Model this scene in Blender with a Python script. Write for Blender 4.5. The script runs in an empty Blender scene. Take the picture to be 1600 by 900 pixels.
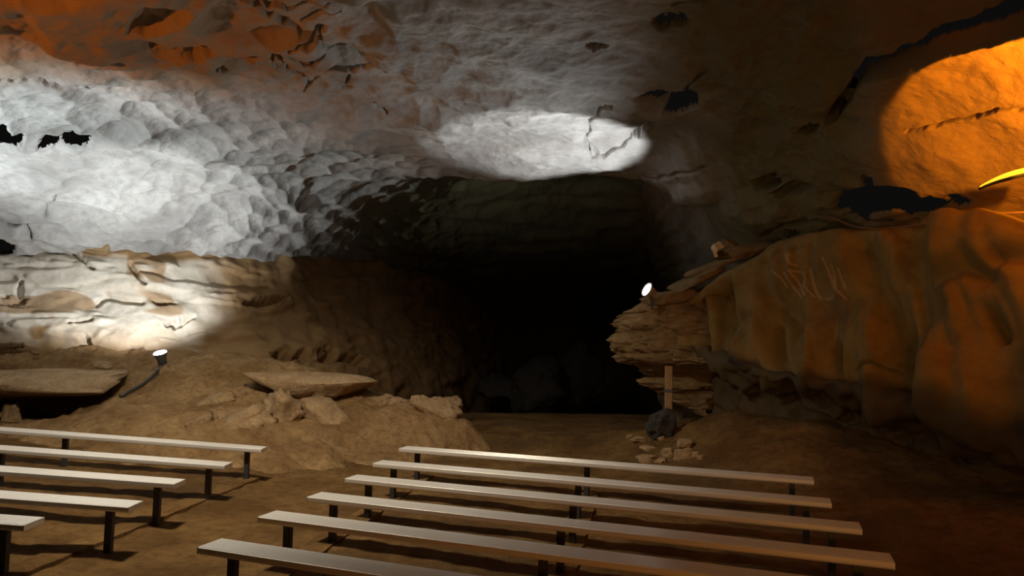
import bpy, bmesh, math
import numpy as np
from mathutils import Vector, Matrix

C = bpy.context.scene.collection
sc = bpy.context.scene

# ------------------------------------------------------------------ camera
CAM_H = 2.0556
FPX = 1100.0
PITCH = math.radians(3.7925)
ROLL = math.radians(1.2905)
fw = np.array([0, math.cos(PITCH), math.sin(PITCH)])
up0 = np.array([0, -math.sin(PITCH), math.cos(PITCH)])
rt0 = np.array([1.0, 0, 0])
rt = math.cos(ROLL) * rt0 + math.sin(ROLL) * up0
up = -math.sin(ROLL) * rt0 + math.cos(ROLL) * up0
camd = bpy.data.cameras.new('camera')
cam = bpy.data.objects.new('camera', camd)
C.objects.link(cam)
camd.sensor_width = 36.0
camd.lens = FPX / 1600 * 36.0
camd.clip_end = 200
m = Matrix(((rt[0], up[0], -fw[0], 0), (rt[1], up[1], -fw[1], 0), (rt[2], up[2], -fw[2], CAM_H), (0, 0, 0, 1)))
cam.matrix_world = m
sc.camera = cam

# ------------------------------------------------------------------ world, exposure
w = bpy.data.worlds.new('cave_air')
sc.world = w
w.use_nodes = True
w.node_tree.nodes['Background'].inputs[0].default_value = (0.9, 0.85, 0.8, 1)
w.node_tree.nodes['Background'].inputs[1].default_value = 0.004
sc.view_settings.view_transform = 'Standard'
sc.view_settings.look = 'None'
sc.view_settings.gamma = 1
sc.view_settings.exposure = 0.0
sc.view_settings.use_curve_mapping = False


def at(px, py, D):
    """point on the line of sight of photo pixel (px,py) at forward distance y = D (metres)"""
    d = fw + rt * (px - 800) / FPX - up * (py - 450) / FPX
    return np.array([0, 0, CAM_H]) + d * (D / d[1])


def atz(px, z, D):
    a = at(px, 450, D)
    return np.array([a[0], D, z])


def G(x, y):
    """height of the trodden ground"""
    l = np.clip(-3.3 - x, 0, 5.5)
    r = np.clip(x + 1.7, 0, 6)
    v = 0.052 * l + 0.009 * r
    return float(v) if np.ndim(v) == 0 else v



# ------------------------------------------------------------------ lamps out of view and room light
def look_rot(frm, to):
    return (Vector(to) - Vector(frm)).to_track_quat('-Z', 'Y').to_euler()


def spot(name, loc, tgt, power, col, angle, blend=0.4, size=0.1):
    l = bpy.data.lights.new(name, 'SPOT')
    l.energy = power
    l.color = col
    l.spot_size = math.radians(angle)
    l.spot_blend = blend
    l.shadow_soft_size = size
    o = bpy.data.objects.new(name, l)
    o.location = loc
    o.rotation_euler = look_rot(loc, tgt)
    C.objects.link(o)
    return o


def bulb(name, loc, power, col, size=0.15):
    l = bpy.data.lights.new(name, 'POINT')
    l.energy = power
    l.color = col
    l.shadow_soft_size = size
    o = bpy.data.objects.new(name, l)
    o.location = loc
    C.objects.link(o)
    return o


COOL = (0.86, 0.95, 1.0)
WARMW = (1.0, 0.82, 0.58)
AMBER = (1.0, 0.42, 0.08)
ORANGE = (1.0, 0.27, 0.015)

# cool flood standing on the floor beyond the left edge of the view, throwing light up the ceiling
spot('left_flood_light', (-10.4, 8.6, 1.2), (-8.4, 12.4, 5.0), 2500, (0.86, 0.95, 1.0), 68, 0.8, 0.12)
# amber flood beyond the left edge, grazing the near ceiling
spot('left_amber_light', (-9.0, 4.0, 3.4), (-6.4, 7.8, 6.2), 850, ORANGE, 58, 0.8, 0.1)
# warm ceiling lamp above the benches, out of view overhead
spot('overhead_warm_light', (-3.4, 7.0, 5.5), (-3.2, 9.6, 0.3), 1250, (1.0, 0.86, 0.65), 118, 0.7, 0.25)
# amber flood at eye height behind the visitors: bench fronts and curtain wall
spot('rear_amber_light', (0.8, -0.4, 1.5), (2.0, 7.0, 0.5), 220, (1.0, 0.36, 0.07), 84, 1.0, 0.2)
spot('rear_warm_light', (-1.0, 1.0, 3.2), (6.2, 9.8, 2.0), 150, (1.0, 0.70, 0.32), 50, 0.8, 0.2)
# faint fill light added to lift the darkest parts of the tunnel
bulb('tunnel_fill', (-1.5, 21.5, 4.2), 5, (0.95, 0.93, 1.0), 0.5)
# orange flood beyond the right edge, close to the wall
spot('right_orange_light', tuple(at(1700, 225, 6.2)), tuple(at(1800, 50, 7.5)), 620, (1.0, 0.33, 0.015), 114, 0.06, 0.03)
spot('right_orange_wash', tuple(at(1700, 250, 6.2)), tuple(at(1560, 330, 8.2)), 22, (1.0, 0.31, 0.02), 90, 0.9, 0.1)


# ------------------------------------------------------------------ numpy noise
def _h(ix, iy, iz, seed):
    n = (ix.astype(np.int64) * 374761393 + iy.astype(np.int64) * 668265263 + iz.astype(np.int64) * 2147483647 * 3 + seed * 1274126177) & 0xFFFFFFFF
    n = ((n ^ (n >> 13)) * 1274126177) & 0xFFFFFFFF
    n = ((n ^ (n >> 16)) * 2246822519) & 0xFFFFFFFF
    n = n ^ (n >> 15)
    return (n & 0xFFFFFF) / float(0x1000000)


def vnoise(P, seed=0):
    i = np.floor(P)
    f = P - i
    f = f * f * (3 - 2 * f)
    i = i.astype(np.int64)
    r = 0
    for dx in (0, 1):
        wx = f[:, 0] if dx else 1 - f[:, 0]
        for dy in (0, 1):
            wy = f[:, 1] if dy else 1 - f[:, 1]
            for dz in (0, 1):
                wz = f[:, 2] if dz else 1 - f[:, 2]
                r = r + wx * wy * wz * _h(i[:, 0] + dx, i[:, 1] + dy, i[:, 2] + dz, seed)
    return r * 2 - 1


def fbm(P, octaves=4, seed=0, gain=0.5):
    r = 0
    a = 1
    for k in range(octaves):
        r = r + a * vnoise(P * (2.03 ** k) + 17.3 * k, seed + k)
        a *= gain
    return r


def ridged(P, octaves=3, seed=0):
    r = 0
    a = 1
    for k in range(octaves):
        r = r + a * (1 - np.abs(vnoise(P * (2.1 ** k) + 9.1 * k, seed + k)) * 2)
        a *= 0.5
    return r


def worley(P, seed=0):
    i = np.floor(P).astype(np.int64)
    f1 = np.full(len(P), 9.0)
    f2 = np.full(len(P), 9.0)
    for dx in (-1, 0, 1):
        for dy in (-1, 0, 1):
            for dz in (-1, 0, 1):
                jx, jy, jz = i[:, 0] + dx, i[:, 1] + dy, i[:, 2] + dz
                cx = jx + _h(jx, jy, jz, seed)
                cy = jy + _h(jx, jy, jz, seed + 7)
                cz = jz + _h(jx, jy, jz, seed + 13)
                d = np.sqrt((P[:, 0] - cx) ** 2 + (P[:, 1] - cy) ** 2 + (P[:, 2] - cz) ** 2)
                f2 = np.minimum(f2, np.maximum(f1, d))
                f1 = np.minimum(f1, d)
    return f1, f2


def sstep(a, b, x):
    t = np.clip((x - a) / (b - a), 0, 1)
    return t * t * (3 - 2 * t)


def seg_dist(U, pts):
    """distance of rows of U to a polyline, and running parameter 0..1"""
    best = np.full(len(U), 1e9)
    par = np.zeros(len(U))
    pts = [np.array(p, float) for p in pts]
    n = len(pts) - 1
    for k in range(n):
        a, b = pts[k], pts[k + 1]
        ab = b - a
        t = np.clip(((U - a) @ ab) / (ab @ ab), 0, 1)
        d = np.linalg.norm(U - (a + t[:, None] * ab), axis=1)
        mk = d < best
        best = np.where(mk, d, best)
        par = np.where(mk, (k + t) / n, par)
    return best, par


# ------------------------------------------------------------------ mesh helpers
def tag(o, label=None, cat=None, group=None, kind=None):
    if label: o['label'] = label
    if cat: o['category'] = cat
    if group: o['group'] = group
    if kind: o['kind'] = kind
    return o


def empty(name, loc, rot=(0, 0, 0)):
    o = bpy.data.objects.new(name, None)
    o.empty_display_size = 0.2
    C.objects.link(o)
    o.location = loc
    o.rotation_euler = rot
    return o


def grid_object(name, P, mat, attrs=None, flip=False, hole=None):
    """P: R x C x 3 array of points -> one smooth shaded mesh object"""
    R, K, _ = P.shape
    me = bpy.data.meshes.new(name)
    me.vertices.add(R * K)
    me.vertices.foreach_set('co', P.reshape(-1).astype(np.float32))
    idx = np.arange(R * K).reshape(R, K)
    q = np.stack([idx[:-1, :-1], idx[:-1, 1:], idx[1:, 1:], idx[1:, :-1]], -1).reshape(-1, 4)
    if flip:
        q = q[:, ::-1]
    if hole is not None:
        q = q[~hole.reshape(-1)[q].all(axis=1)]
    n = len(q)
    me.loops.add(n * 4)
    me.loops.foreach_set('vertex_index', q.reshape(-1).astype(np.int32))
    me.polygons.add(n)
    me.polygons.foreach_set('loop_start', np.arange(0, n * 4, 4, dtype=np.int32))
    me.polygons.foreach_set('use_smooth', np.ones(n, dtype=bool))
    me.update(calc_edges=True)
    for k, v in (attrs or {}).items():
        a = me.attributes.new(k, 'FLOAT', 'POINT')
        a.data.foreach_set('value', v.reshape(-1).astype(np.float32))
    me.materials.append(mat)
    o = bpy.data.objects.new(name, me)
    C.objects.link(o)
    return o


def catmull(A, segs):
    """A: n x ... control rows; segs: subdivisions per interval -> interpolated rows"""
    n = len(A)
    out = []
    for i in range(n - 1):
        p0, p1, p2, p3 = A[max(i - 1, 0)], A[i], A[i + 1], A[min(i + 2, n - 1)]
        for s in range(segs[i]):
            t = s / segs[i]
            out.append(0.5 * ((2 * p1) + (-p0 + p2) * t + (2 * p0 - 5 * p1 + 4 * p2 - p3) * t * t + (-p0 + 3 * p1 - 3 * p2 + p3) * t ** 3))
    out.append(A[-1])
    return np.array(out)


def grid_normals(P):
    du = np.gradient(P, axis=1)
    dv = np.gradient(P, axis=0)
    n = np.cross(du, dv)
    n /= np.linalg.norm(n, axis=2, keepdims=True) + 1e-9
    return n


def view_px(P):
    v = P - np.array([0, 0, CAM_H])
    d = v @ fw
    d = np.where(np.abs(d) < 0.05, 0.05, d)
    return np.stack([800 + FPX * (v @ rt) / d, 450 - FPX * (v @ up) / d], -1)


def mesh_obj(name, bm, mat, parent=None, smooth=False):
    me = bpy.data.meshes.new(name)
    bm.normal_update()
    bm.to_mesh(me)
    bm.free()
    if smooth:
        for p in me.polygons: p.use_smooth = True
    me.materials.append(mat)
    o = bpy.data.objects.new(name, me)
    C.objects.link(o)
    if parent: o.parent = parent
    return o


def add_box(bm, c, s, bevel=0.0, rot=None):
    r = bmesh.ops.create_cube(bm, size=1)
    vs = r['verts']
    bmesh.ops.scale(bm, vec=s, verts=vs)
    if bevel:
        es = list({e for v in vs for e in v.link_edges})
        g = bmesh.ops.bevel(bm, geom=es, offset=bevel, segments=2, affect='EDGES')
        vs = list({v for f in g['faces'] for v in f.verts} | {v for v in vs if v.is_valid})
    if rot is not None:
        bmesh.ops.rotate(bm, cent=(0, 0, 0), matrix=rot, verts=vs)
    bmesh.ops.translate(bm, vec=c, verts=vs)
    return vs


def add_lathe(bm, prof, seg=24, mtx=None, caps=True):
    """prof: list of (radius, z)"""
    rings = []
    for r, z in prof:
        rings.append([bm.verts.new((r * math.cos(2 * math.pi * k / seg), r * math.sin(2 * math.pi * k / seg), z)) for k in range(seg)])
    for a, b in zip(rings, rings[1:]):
        for k in range(seg):
            bm.faces.new((a[k], a[(k + 1) % seg], b[(k + 1) % seg], b[k]))
    if caps:
        bm.faces.new(rings[0][::-1])
        bm.faces.new(rings[-1])
    if mtx is not None:
        for rg in rings:
            for v in rg: v.co = mtx @ v.co


def add_tube(bm, pts, r, seg=8):
    pts = [Vector(p) for p in pts]
    prev = None
    rings = []
    for i, p in enumerate(pts):
        d = (pts[min(i + 1, len(pts) - 1)] - pts[max(i - 1, 0)]).normalized()
        a = d.orthogonal().normalized() if prev is None else (prev - d * prev.dot(d)).normalized()
        prev = a
        b = d.cross(a)
        rr = r[i] if isinstance(r, (list, tuple)) else r
        rings.append([bm.verts.new(p + a * rr * math.cos(2 * math.pi * k / seg) + b * rr * math.sin(2 * math.pi * k / seg)) for k in range(seg)])
    for A, B in zip(rings, rings[1:]):
        for k in range(seg):
            bm.faces.new((A[k], A[(k + 1) % seg], B[(k + 1) % seg], B[k]))
    bm.faces.new(rings[0][::-1])
    bm.faces.new(rings[-1])


# ------------------------------------------------------------------ materials
def rock_mat(name, c1, c2, c3, scale=1.0, bump=0.25, rough=0.85, spec=0.3, attr_cols=(), fine=14.0, bd=0.03):
    mt = bpy.data.materials.new(name)
    mt.use_nodes = True
    nt = mt.node_tree
    N, L = nt.nodes, nt.links
    b = N['Principled BSDF']
    b.inputs['Roughness'].default_value = rough
    b.inputs['Specular IOR Level'].default_value = spec
    tc = N.new('ShaderNodeTexCoord')
    n1 = N.new('ShaderNodeTexNoise')
    n1.inputs['Scale'].default_value = 0.7 * scale
    n1.inputs['Detail'].default_value = 6
    n1.inputs['Roughness'].default_value = 0.6
    n1.inputs['Distortion'].default_value = 0.4
    L.new(tc.outputs['Object'], n1.inputs['Vector'])
    n2 = N.new('ShaderNodeTexNoise')
    n2.inputs['Scale'].default_value = 5.0 * scale
    n2.inputs['Detail'].default_value = 8
    n2.inputs['Roughness'].default_value = 0.65
    L.new(tc.outputs['Object'], n2.inputs['Vector'])
    r = N.new('ShaderNodeValToRGB')
    r.color_ramp.elements[0].position = 0.36
    r.color_ramp.elements[0].color = (*c1, 1)
    r.color_ramp.elements[1].position = 0.64
    r.color_ramp.elements[1].color = (*c2, 1)
    L.new(n1.outputs['Fac'], r.inputs['Fac'])
    mx = N.new('ShaderNodeMix')
    mx.data_type = 'RGBA'
    mr = N.new('ShaderNodeMapRange')
    mr.inputs[1].default_value = 0.45
    mr.inputs[2].default_value = 0.75
    mr.inputs[4].default_value = 0.8
    L.new(n2.outputs['Fac'], mr.inputs[0])
    L.new(mr.outputs[0], mx.inputs['Factor'])
    L.new(r.outputs['Color'], mx.inputs[6])
    mx.inputs[7].default_value = (*c3, 1)
    last = mx.outputs[2]
    for an, col in attr_cols:
        at_ = N.new('ShaderNodeAttribute')
        at_.attribute_name = an
        m2 = N.new('ShaderNodeMix')
        m2.data_type = 'RGBA'
        L.new(at_.outputs['Fac'], m2.inputs['Factor'])
        L.new(last, m2.inputs[6])
        m2.inputs[7].default_value = (*col, 1)
        last = m2.outputs[2]
    L.new(last, b.inputs['Base Color'])
    n3 = N.new('ShaderNodeTexNoise')
    n3.inputs['Scale'].default_value = fine
    n3.inputs['Detail'].default_value = 9
    n3.inputs['Roughness'].default_value = 0.7
    L.new(tc.outputs['Object'], n3.inputs['Vector'])
    bp = N.new('ShaderNodeBump')
    bp.inputs['Strength'].default_value = bump
    bp.inputs['Distance'].default_value = bd
    L.new(n3.outputs['Fac'], bp.inputs['Height'])
    L.new(bp.outputs['Normal'], b.inputs['Normal'])
    return mt


def plain_mat(name, col, rough=0.5, metal=0.0, spec=0.5, emit=None, noise=0.0):
    mt = bpy.data.materials.new(name)
    mt.use_nodes = True
    nt = mt.node_tree
    b = nt.nodes['Principled BSDF']
    b.inputs['Base Color'].default_value = (*col, 1)
    b.inputs['Roughness'].default_value = rough
    b.inputs['Metallic'].default_value = metal
    b.inputs['Specular IOR Level'].default_value = spec
    if noise:
        n = nt.nodes.new('ShaderNodeTexNoise')
        n.inputs['Scale'].default_value = 20
        n.inputs['Detail'].default_value = 5
        tc = nt.nodes.new('ShaderNodeTexCoord')
        nt.links.new(tc.outputs['Object'], n.inputs['Vector'])
        r = nt.nodes.new('ShaderNodeValToRGB')
        r.color_ramp.elements[0].position = 0.3
        r.color_ramp.elements[1].position = 0.7
        r.color_ramp.elements[0].color = (*[c * (1 - noise) for c in col], 1)
        r.color_ramp.elements[1].color = (*[min(1, c * (1 + noise)) for c in col], 1)
        nt.links.new(n.outputs['Fac'], r.inputs['Fac'])
        nt.links.new(r.outputs['Color'], b.inputs['Base Color'])
    if emit:
        b.inputs['Emission Color'].default_value = (*emit[0], 1)
        b.inputs['Emission Strength'].default_value = emit[1]
    return mt


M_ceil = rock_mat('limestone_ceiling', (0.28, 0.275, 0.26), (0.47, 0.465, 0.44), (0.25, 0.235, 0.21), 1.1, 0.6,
                  attr_cols=(('ochre', (0.30, 0.19, 0.09)), ('olive_shade', (0.17, 0.155, 0.07))), fine=9, bd=0.05)
M_wl = rock_mat('pale_wall', (0.58, 0.53, 0.43), (0.68, 0.64, 0.55), (0.50, 0.42, 0.30), 1.4, 0.3,
                attr_cols=(('ochre', (0.32, 0.20, 0.09)),), fine=8, bd=0.04)
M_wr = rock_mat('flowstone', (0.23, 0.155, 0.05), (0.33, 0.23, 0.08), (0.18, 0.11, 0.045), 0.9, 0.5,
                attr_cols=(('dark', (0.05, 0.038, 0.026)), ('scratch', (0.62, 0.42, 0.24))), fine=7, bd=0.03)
M_dirt = rock_mat('cave_dirt', (0.17, 0.092, 0.033), (0.33, 0.195, 0.072), (0.10, 0.054, 0.02), 1.6, 1.0, 0.95, 0.1,
                  attr_cols=(('damp', (0.09, 0.055, 0.03)),), fine=9, bd=0.12)
M_mound = rock_mat('mound_dirt', (0.33, 0.195, 0.085), (0.56, 0.37, 0.18), (0.21, 0.12, 0.05), 1.8, 1.0, 0.95, 0.1, fine=7, bd=0.14)
M_stone = rock_mat('boulder_stone', (0.38, 0.25, 0.13), (0.58, 0.41, 0.23), (0.22, 0.155, 0.09), 3.0, 0.9, 0.9, 0.2, fine=9, bd=0.08)
M_dark = rock_mat('dark_shaded_stone', (0.035, 0.032, 0.03), (0.055, 0.052, 0.048), (0.04, 0.038, 0.035), 1.5, 0.4)  # near-black colour stands in for the unlit tunnel; also the dark boulder
M_crop = rock_mat('outcrop_stone', (0.20, 0.135, 0.065), (0.34, 0.235, 0.115), (0.13, 0.09, 0.04), 2.0, 0.5, 0.85, 0.2, fine=10, bd=0.03)


def alu_mat():
    mt = bpy.data.materials.new('bench_aluminium')
    mt.use_nodes = True
    nt = mt.node_tree
    N, L = nt.nodes, nt.links
    b = N['Principled BSDF']
    b.inputs['Metallic'].default_value = 0.45
    b.inputs['Roughness'].default_value = 0.36
    tc = N.new('ShaderNodeTexCoord')
    mp = N.new('ShaderNodeMapping')
    mp.inputs['Scale'].default_value = (0.7, 60, 60)
    L.new(tc.outputs['Object'], mp.inputs['Vector'])
    n = N.new('ShaderNodeTexNoise')
    n.inputs['Scale'].default_value = 1.0
    n.inputs['Detail'].default_value = 3
    L.new(mp.outputs[0], n.inputs['Vector'])
    r = N.new('ShaderNodeValToRGB')
    r.color_ramp.elements[0].position = 0.3
    r.color_ramp.elements[1].position = 0.7
    r.color_ramp.elements[0].color = (0.86, 0.85, 0.82, 1)
    r.color_ramp.elements[1].color = (0.94, 0.93, 0.90, 1)
    L.new(n.outputs['Fac'], r.inputs['Fac'])
    L.new(r.outputs['Color'], b.inputs['Base Color'])
    m2 = N.new('ShaderNodeMapRange')
    m2.inputs[3].default_value = 0.27
    m2.inputs[4].default_value = 0.34
    L.new(n.outputs['Fac'], m2.inputs[0])
    L.new(m2.outputs[0], b.inputs['Roughness'])
    return mt


M_alu = alu_mat()
M_post = plain_mat('post_steel', (0.055, 0.055, 0.06), 0.5, 0.3, noise=0.3)
M_lamp = plain_mat('lamp_housing', (0.12, 0.14, 0.15), 0.45, 0.3)
M_cream = plain_mat('cream_enamel', (0.92, 0.88, 0.70), 0.5, noise=0.08)
M_black = plain_mat('black_bracket', (0.02, 0.02, 0.022), 0.5)
M_cable = plain_mat('cable_rubber', (0.05, 0.045, 0.04), 0.6)
M_wood = plain_mat('timber', (0.34, 0.22, 0.11), 0.8, noise=0.25)
M_glowA = plain_mat('lit_lens', (1, 1, 1), 0.3, emit=((0.9, 0.97, 1.0), 8))
M_glowB = plain_mat('lit_tube', (1, 1, 1), 0.3, emit=((1.0, 0.96, 0.88), 10))
M_glowO = plain_mat('lit_amber_tube', (1, 0.6, 0.1), 0.3, emit=((1.0, 0.42, 0.015), 2.0))
M_rim = plain_mat('lamp_rim', (0.75, 0.72, 0.65), 0.3, 0.5)

# ================================================================== STRUCTURE
# ---------------- ceiling shell (arches over the hall and runs down into the tunnel)
PX = [-1200, -400, -100, 100, 250, 400, 500, 600, 700, 850, 1000, 1070, 1150, 1250, 1350, 1480, 1600, 1800, 2300, 3500]
BACK = [7.5, 13, 16.3, 17.6, 18.4, 20.5, 23, 27, 33, 38, 36, 24, 16, 13.8, 12.3, 10.9, 10.0, 8.5, 6.2, 3.5]
Zc = 'z'
SPEC = {
    -1200: (Zc, (3.7, 6.2), (4.3, 6.1), (4.9, 5.9), (5.4, 5.5), (5.7, 4.8), (5.9, 4.0), (5.9, 2.8)),
    -400: (Zc, (3.75, 11.5), (4.4, 11.2), (5.0, 10.6), (5.4, 9.8), (5.7, 8.6), (5.9, 7.4), (5.9, 5.0)),
    -100: ('', (388, 14.8), (330, 14.2), (260, 13.2), (200, 12.0), (100, 10.0), (0, 8.5), (-300, 5.2)),
    100: ('', (386, 16.0), (330, 15.2), (265, 14.0), (200, 12.4), (100, 10.3), (0, 8.6), (-300, 5.3)),
    250: ('', (391, 16.8), (330, 15.8), (265, 14.4), (200, 12.7), (100, 10.4), (0, 8.6), (-300, 5.3)),
    400: ('', (399, 18.5), (335, 17.0), (270, 15.0), (200, 13.0), (100, 10.6), (0, 8.6), (-300, 5.3)),
    500: ('', (403, 21.0), (345, 19.0), (275, 16.0), (200, 13.2), (100, 10.5), (0, 8.5), (-300, 5.3)),
    600: ('', (410, 25.0), (360, 22.0), (278, 16.8), (205, 13.5), (100, 10.5), (0, 8.4), (-300, 5.3)),
    700: ('', (430, 30.0), (380, 25.0), (272, 16.0), (210, 13.6), (100, 10.4), (0, 8.3), (-300, 5.2)),
    850: ('', (450, 34.0), (380, 24.0), (272, 15.4), (215, 13.2), (100, 10.0), (0, 8.1), (-300, 5.2)),
    1000: ('', (450, 32.0), (380, 22.0), (286, 14.8), (225, 13.0), (100, 9.8), (0, 7.9), (-300, 5.1)),
    1070: ('', (430, 20.0), (370, 17.0), (312, 14.0), (225, 12.2), (100, 9.5), (0, 7.8), (-300, 5.1)),
    1150: ('', (400, 14.3), (350, 13.4), (290, 12.5), (215, 11.3), (100, 9.2), (0, 7.7), (-300, 5.0)),
    1250: ('', (372, 12.2), (320, 11.5), (270, 10.8), (200, 10.0), (100, 8.7), (0, 7.5), (-300, 4.9)),
    1350: ('', (355, 10.9), (310, 10.3), (260, 9.8), (200, 9.2), (100, 8.3), (0, 7.3), (-300, 4.9)),
    1480: ('', (345, 9.6), (300, 9.2), (250, 8.8), (190, 8.4), (100, 7.8), (0, 7.0), (-300, 4.8)),
    1600: ('', (338, 8.8), (290, 8.4), (240, 8.1), (180, 7.7), (100, 7.2), (0, 6.6), (-300, 4.7)),
    1800: ('', (320, 7.4), (270, 7.1), (220, 6.9), (160, 6.6), (90, 6.2), (0, 5.8), (-300, 4.3)),
    2300: (Zc, (3.6, 5.0), (4.0, 4.9), (4.4, 4.8), (4.8, 4.6), (5.2, 4.3), (5.5, 4.0), (5.7, 3.2)),
    3500: (Zc, (3.6, 2.8), (4.0, 2.75), (4.4, 2.7), (4.8, 2.6), (5.2, 2.4), (5.5, 2.2), (5.7, 1.8)),
}
REC = {500: 0.0, 600: 0.25, 700: 0.8, 850: 1, 1000: 1, 1070: 0.8}
cols = []
for px, bk in zip(PX, BACK):
    s = SPEC[px]
    pts = [atz(px, -1.2, bk), atz(px, 2.6, bk)]
    rows = [atz(px, a, D) if s[0] == Zc else at(px, a, D) for a, D in s[1:]]
    kr = REC.get(px, 0)
    lip_, far_ = rows[2], rows[1]
    mid_ = (lip_ + far_) / 2
    if kr:                                     # tunnel roof raised behind the hall lip so lamplight misses it
        hi = np.array([far_[0] * 0.9, lip_[1] + 6.5, lip_[2] + 1.3])
        back = np.array([lip_[0], lip_[1] + 1.0, lip_[2] + 1.2])
        rows[1] = rows[1] * (1 - kr) + hi * kr
        mid_ = mid_ * (1 - kr) + back * kr
    rows.insert(2, mid_)
    pts += rows
    xr = pts[-1]
    pts.append(np.array([xr[0] * 0.9, 3.0, 5.9]))
    pts.append(np.array([xr[0] * 0.95, 0.5, 5.9]))
    pts.append(np.array([xr[0] * 1.2, -8.0, 5.6]))
    cols.append(pts)
CT = np.array(cols).transpose(1, 0, 2)          # rows x cols x 3
rseg = [8, 24, 60, 36, 36, 70, 90, 95, 70, 30, 12, 20]
cseg = []
for a, b in zip(PX, PX[1:]):
    vis = max(0, min(b, 1620) - max(a, -20))
    cseg.append(max(12, int(vis / 1.7) + int((b - a - vis) / 25)))
S = catmull(CT, rseg)
S = catmull(S.transpose(1, 0, 2), cseg).transpose(1, 0, 2)
base = S.copy()
UV = view_px(S.reshape(-1, 3))
X = S.reshape(-1, 3)
front = X[:, 1] > 2.0
UV[~front] = 1e5
N_ = grid_normals(S)
cen = np.array([0, 8.0, 3.0])
sgn = np.sign(((cen - S) * N_).sum(-1, keepdims=True).mean())
N_ = (N_ * sgn).reshape(-1, 3)                   # into the cave
u, v = UV[:, 0], UV[:, 1]
right = sstep(1020, 1230, u - 0.25 * (v - 200))
disp = 0.16 * fbm(X * np.array([0.45, 0.45, 0.6]), 3, 1)
# horizontally drawn out roll texture and scallops
warp = np.stack([fbm(X * 0.6 + 3, 2, 31), fbm(X * 0.6 + 8, 2, 32), fbm(X * 0.6 + 15, 2, 33)], -1)
Q = X + 0.35 * warp
f1, f2 = worley(Q * np.array([1.9, 1.6, 2.4]), 3)
f3, f4 = worley(Q * np.array([3.6, 3.2, 4.6]), 5)
sc_amp = (1 - 0.75 * right) * (0.45 + 0.55 * sstep(90, 210, v))
sc_amp = sc_amp * (1 - 0.7 * sstep(640, 760, u) * sstep(150, 200, v) * (v < 420))
disp += sc_amp * (0.20 * np.minimum(f1, 0.9) ** 2 + 0.045 * np.minimum(f3, 0.9) ** 2)
disp += 0.02 * fbm(X * 2.6, 2, 44) + 0.004 * fbm(X * 9, 2, 45)
# wavy weathered relief of the middle and near ceiling
mid = (1 - sstep(120, 240, v)) + 0.5 * sstep(560, 720, u)
mid = np.clip(mid, 0, 1) * (1 - 0.5 * right)
disp += mid * (0.045 * ridged(X * np.array([1.3, 1.8, 1.8]) + 5, 3, 47) * 0.5 + 0.030 * fbm(X * np.array([3.5, 5.0, 5]), 3, 48))
disp += right * (1 - 0.7 * sstep(1310, 1400, u)) * (0.05 * ridged(X * np.array([1.6, 1.6, 2.4]) + 11, 3, 52) * 0.7 + 0.05 * fbm(X * 3.0, 3, 53))
# bedding steps in the near ceiling and top left
lump = sstep(-0.1, 0.5, fbm(X * np.array([0.9, 0.9, 1.5]) + 40, 3, 51))
disp += (1 - sstep(60, 150, v)) * (1 - sstep(560, 800, u)) * 0.22 * lump
# rim bands that sweep round into the tunnel
rb = sstep(240, 330, v) * sstep(330, 420, u) * (1 - sstep(1050, 1120, u))
disp += rb * 0.05 * np.sin(X[:, 2] * 16 + 4 * fbm(X * 0.5, 2, 61))


hole = np.zeros(len(u), bool)


def pit(cx, cy, rx, ry, ang, depth, edge=0.3, jag=0.35, seed=0, opening=None):
    c, s_ = math.cos(math.radians(ang)), math.sin(math.radians(ang))
    dx, dy = u - cx, v - cy
    a = (dx * c + dy * s_) / rx
    b = (-dx * s_ + dy * c) / ry
    sel = (np.abs(a) < 2) & (np.abs(b) < 2)
    out = np.zeros(len(u))
    if sel.any():
        q = np.stack([a[sel] * 1.7, b[sel] * 1.7, np.full(sel.sum(), seed * 3.1)], -1)
        rr = np.sqrt(a[sel] ** 2 + b[sel] ** 2) + jag * fbm(q, 3, 70 + seed)
        out[sel] = -depth * (1 - sstep(1 - edge, 1.0, rr))
        if opening is not None:
            opening[np.where(sel)[0]] |= rr < 0.86
    return out


for i, p in enumerate([
    (8, 207, 26, 21, -10, 0.08), (76, 216, 20, 9, -5, 0.06), (114, 214, 30, 9, 3, 0.06), (-2, 381, 30, 17, 0, 0.08),
    (1062, 160, 30, 20, -5, 0.12), (1025, 152, 38, 7, 8, 0.1), (1050, 45, 30, 15, 0, 0.15), (930, 73, 18, 8, 12, 0.1),
    (994, 209, 10, 6, -20, 0.4), (1010, 197, 20, 4, -30, 0.4), (343, 98, 10, 6, 5, 0.35), (245, 66, 14, 5, 0, 0.3),
    (300, 62, 38, 13, 5, 0.28, 0.8), (385, 68, 20, 8, 15, 0.28, 0.8), (245, 66, 16, 6, 0, 0.25, 0.8), (235, 10, 70, 22, -5, 0.30, 0.8), (20, 60, 76, 34, 0, 0.22, 0.9), (98, 62, 34, 10, 5, 0.25, 0.8),
    (150, 84, 40, 7, 2, 0.2), (482, 82, 10, 4, 0, 0.3), (447, 92, 8, 6, 30, 0.35), (500, 42, 8, 4, 0, 0.3), (530, 66, 20, 6, 0, 0.18),
    (1195, 288, 20, 13, 10, 0.45), (1240, 300, 35, 12, -5, 0.3), (1296, 188, 9, 14, 20, 0.4), (1262, 205, 18, 9, -30, 0.35),
    (1385, 316, 92, 32, 0, 0.15), (1356, 286, 14, 15, 0, 0.1), (1495, 318, 25, 14, 0, 0.1), (1240, 365, 14, 8, -20, 0.5),
]):
    op = (i < 5) or p[0] in (1385, 1356, 1495, 1025, 1050, 930)
    disp += pit(*p, seed=i, opening=hole if op else None)

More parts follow.
